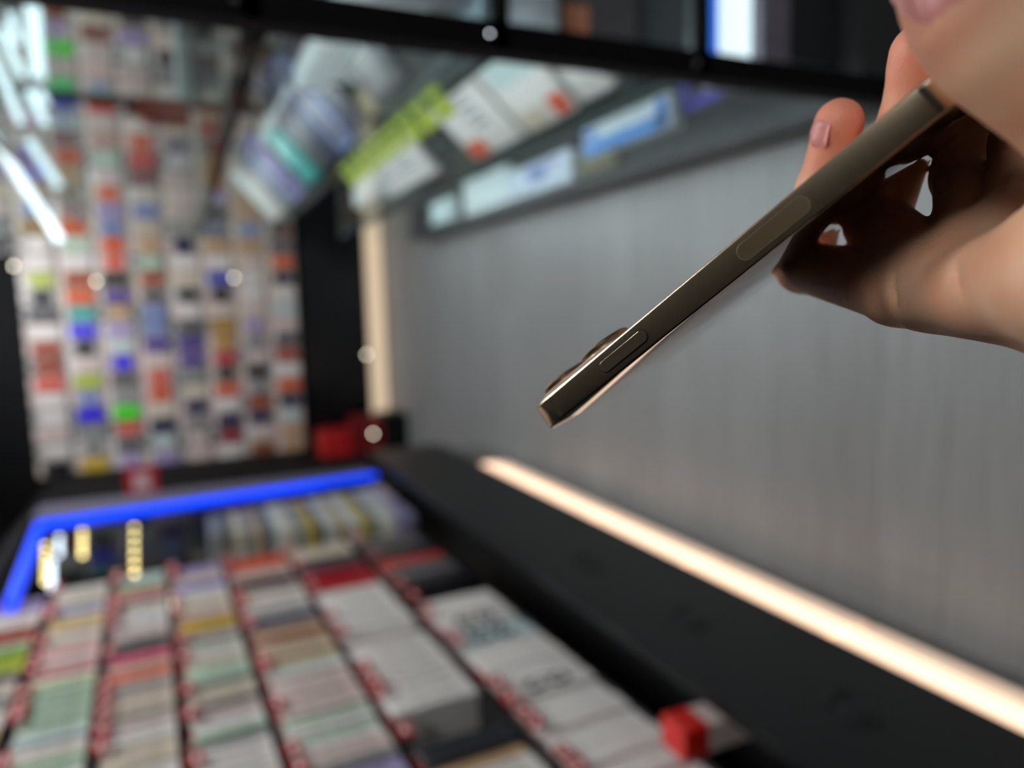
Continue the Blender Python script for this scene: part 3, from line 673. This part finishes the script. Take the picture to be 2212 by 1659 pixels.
def skin_mat():
    a = bpy.data.materials.new('skin'); a.use_nodes = True; nt = a.node_tree; b = nt.nodes['Principled BSDF']; L = nt.links.new
    tc = nt.nodes.new('ShaderNodeTexCoord')
    n1 = nt.nodes.new('ShaderNodeTexNoise'); n1.inputs['Scale'].default_value = 55; n1.inputs['Detail'].default_value = 4; L(tc.outputs['Object'], n1.inputs['Vector'])
    r = nt.nodes.new('ShaderNodeValToRGB'); r.color_ramp.elements[0].position = .35; r.color_ramp.elements[1].position = .65
    r.color_ramp.elements[0].color = (*lin((222, 162, 128)), 1); r.color_ramp.elements[1].color = (*lin((232, 188, 152)), 1)
    L(n1.outputs['Fac'], r.inputs[0])
    # finger tips are pinker
    at = nt.nodes.new('ShaderNodeAttribute'); at.attribute_name = 'tip'
    mx = nt.nodes.new('ShaderNodeMixRGB'); mx.inputs[2].default_value = (*lin((226, 136, 114)), 1)
    L(at.outputs['Fac'], mx.inputs[0]); L(r.outputs[0], mx.inputs[1]); L(mx.outputs[0], b.inputs['Base Color'])
    n2 = nt.nodes.new('ShaderNodeTexVoronoi'); n2.inputs['Scale'].default_value = 1300; L(tc.outputs['Object'], n2.inputs['Vector'])
    mp = nt.nodes.new('ShaderNodeMapping'); mp.inputs['Scale'].default_value = (1, 1, .35); L(tc.outputs['Object'], mp.inputs[0])
    n3 = nt.nodes.new('ShaderNodeTexNoise'); n3.inputs['Scale'].default_value = 400; n3.inputs['Detail'].default_value = 3; L(mp.outputs[0], n3.inputs['Vector'])
    ad = nt.nodes.new('ShaderNodeMath'); ad.operation = 'ADD'; L(n2.outputs['Distance'], ad.inputs[0]); L(n3.outputs['Fac'], ad.inputs[1])
    bp = nt.nodes.new('ShaderNodeBump'); bp.inputs['Strength'].default_value = .25; bp.inputs['Distance'].default_value = .0004
    L(ad.outputs[0], bp.inputs['Height']); L(bp.outputs[0], b.inputs['Normal'])
    b.inputs['Roughness'].default_value = .48; b.inputs['Specular IOR Level'].default_value = .35
    b.inputs['Subsurface Weight'].default_value = .35; b.inputs['Subsurface Radius'].default_value = (1, .35, .18); b.inputs['Subsurface Scale'].default_value = .003
    return a
allp = np.array([p for ch in FINGERS.values() for p, _ in ch]+[p for p, _ in THUMB]+[C(3000, 800, 145)])
V, Q = surface_nets(hand_sdf, allp.min(0)-22, allp.max(0)+np.array([14, 26, 24]), 1.3)
Wv = EYE+(V/1000)@M.T
org = Vector(cam2world(C(2100, 500, 170)))
me = bpy.data.meshes.new('hand'); me.from_pydata((Wv-np.array(org)).tolist(), [], Q.tolist()); me.update()
me.polygons.foreach_set('use_smooth', [True]*len(me.polygons))
import bmesh
bm = bmesh.new(); bm.from_mesh(me); bmesh.ops.recalc_face_normals(bm, faces=bm.faces); bm.to_mesh(me); bm.free()
tipw = np.zeros(len(V))
for f, ch in list(FINGERS.items())+[('t', THUMB)]:
    dd = np.linalg.norm(V-ch[-1][0], axis=1); tipw = np.maximum(tipw, np.clip(1.35-dd/(19. if f != 't' else 15.), 0, 1)*.75)
at = me.attributes.new('tip', 'FLOAT', 'POINT'); at.data.foreach_set('value', tipw)
me.materials.append(skin_mat())
hand = bpy.data.objects.new('hand', me); COL.objects.link(hand); hand.location = org
sm = hand.modifiers.new('smooth', 'SMOOTH'); sm.factor = .5; sm.iterations = 3
tag(hand, 'bare hand reaching in and gripping the lower end of the gold smartphone', 'hand')
# nails: a curved plate laid on the finger end
NAIL = mat('nail', (206, 132, 124), .42, var=.05, scale=200, coat=.1)
def nail(c, nrm, up, w, l, lift=.25):
    nrm = nrm/np.linalg.norm(nrm); up = up-nrm*(up@nrm); up /= np.linalg.norm(up); sd = np.cross(up, nrm)
    N, K = 10, 36; pts = [(0, 0)]+[(i/N, 2*math.pi*k/K) for i in range(1, N+1) for k in range(K)]
    base = np.array([c+sd*(w/2*r*math.copysign(abs(math.cos(a))**.75, math.cos(a)))+up*(l/2*r*math.copysign(abs(math.sin(a))**.85, math.sin(a)))+nrm*12 for r, a in pts])
    t = np.zeros(len(base))
    for _ in range(60): t += np.clip(hand_sdf(base-nrm*t[:, None]), -1, 2)*.8
    t = np.minimum(t, np.median(t)+3)
    P = base-nrm*t[:, None]
    r = np.array([q[0] for q in pts]); P += nrm*(lift*(1-r**6))[:, None]-nrm*.15
    Pw = EYE+(P/1000)@M.T-np.array(org)
    Fc = [(0, 1+k, 1+(k+1) % K) for k in range(K)]
    for i in range(N-1):
        for k in range(K): Fc.append((1+i*K+k, 1+(i+1)*K+k, 1+(i+1)*K+(k+1) % K, 1+i*K+(k+1) % K))
    MB().add(Pw.tolist(), Fc).build('fingernail', NAIL, hand, True)
nail(C(2036, -118, 122), np.array([-.25, -.1, -1]), np.array([-.35, -1, 0]), 14.5, 19, .5)
nail(C(1752, 288, 233), np.array([-1, -.15, .25]), np.array([.1, -1, -.1]), 9, 8.5, .5)
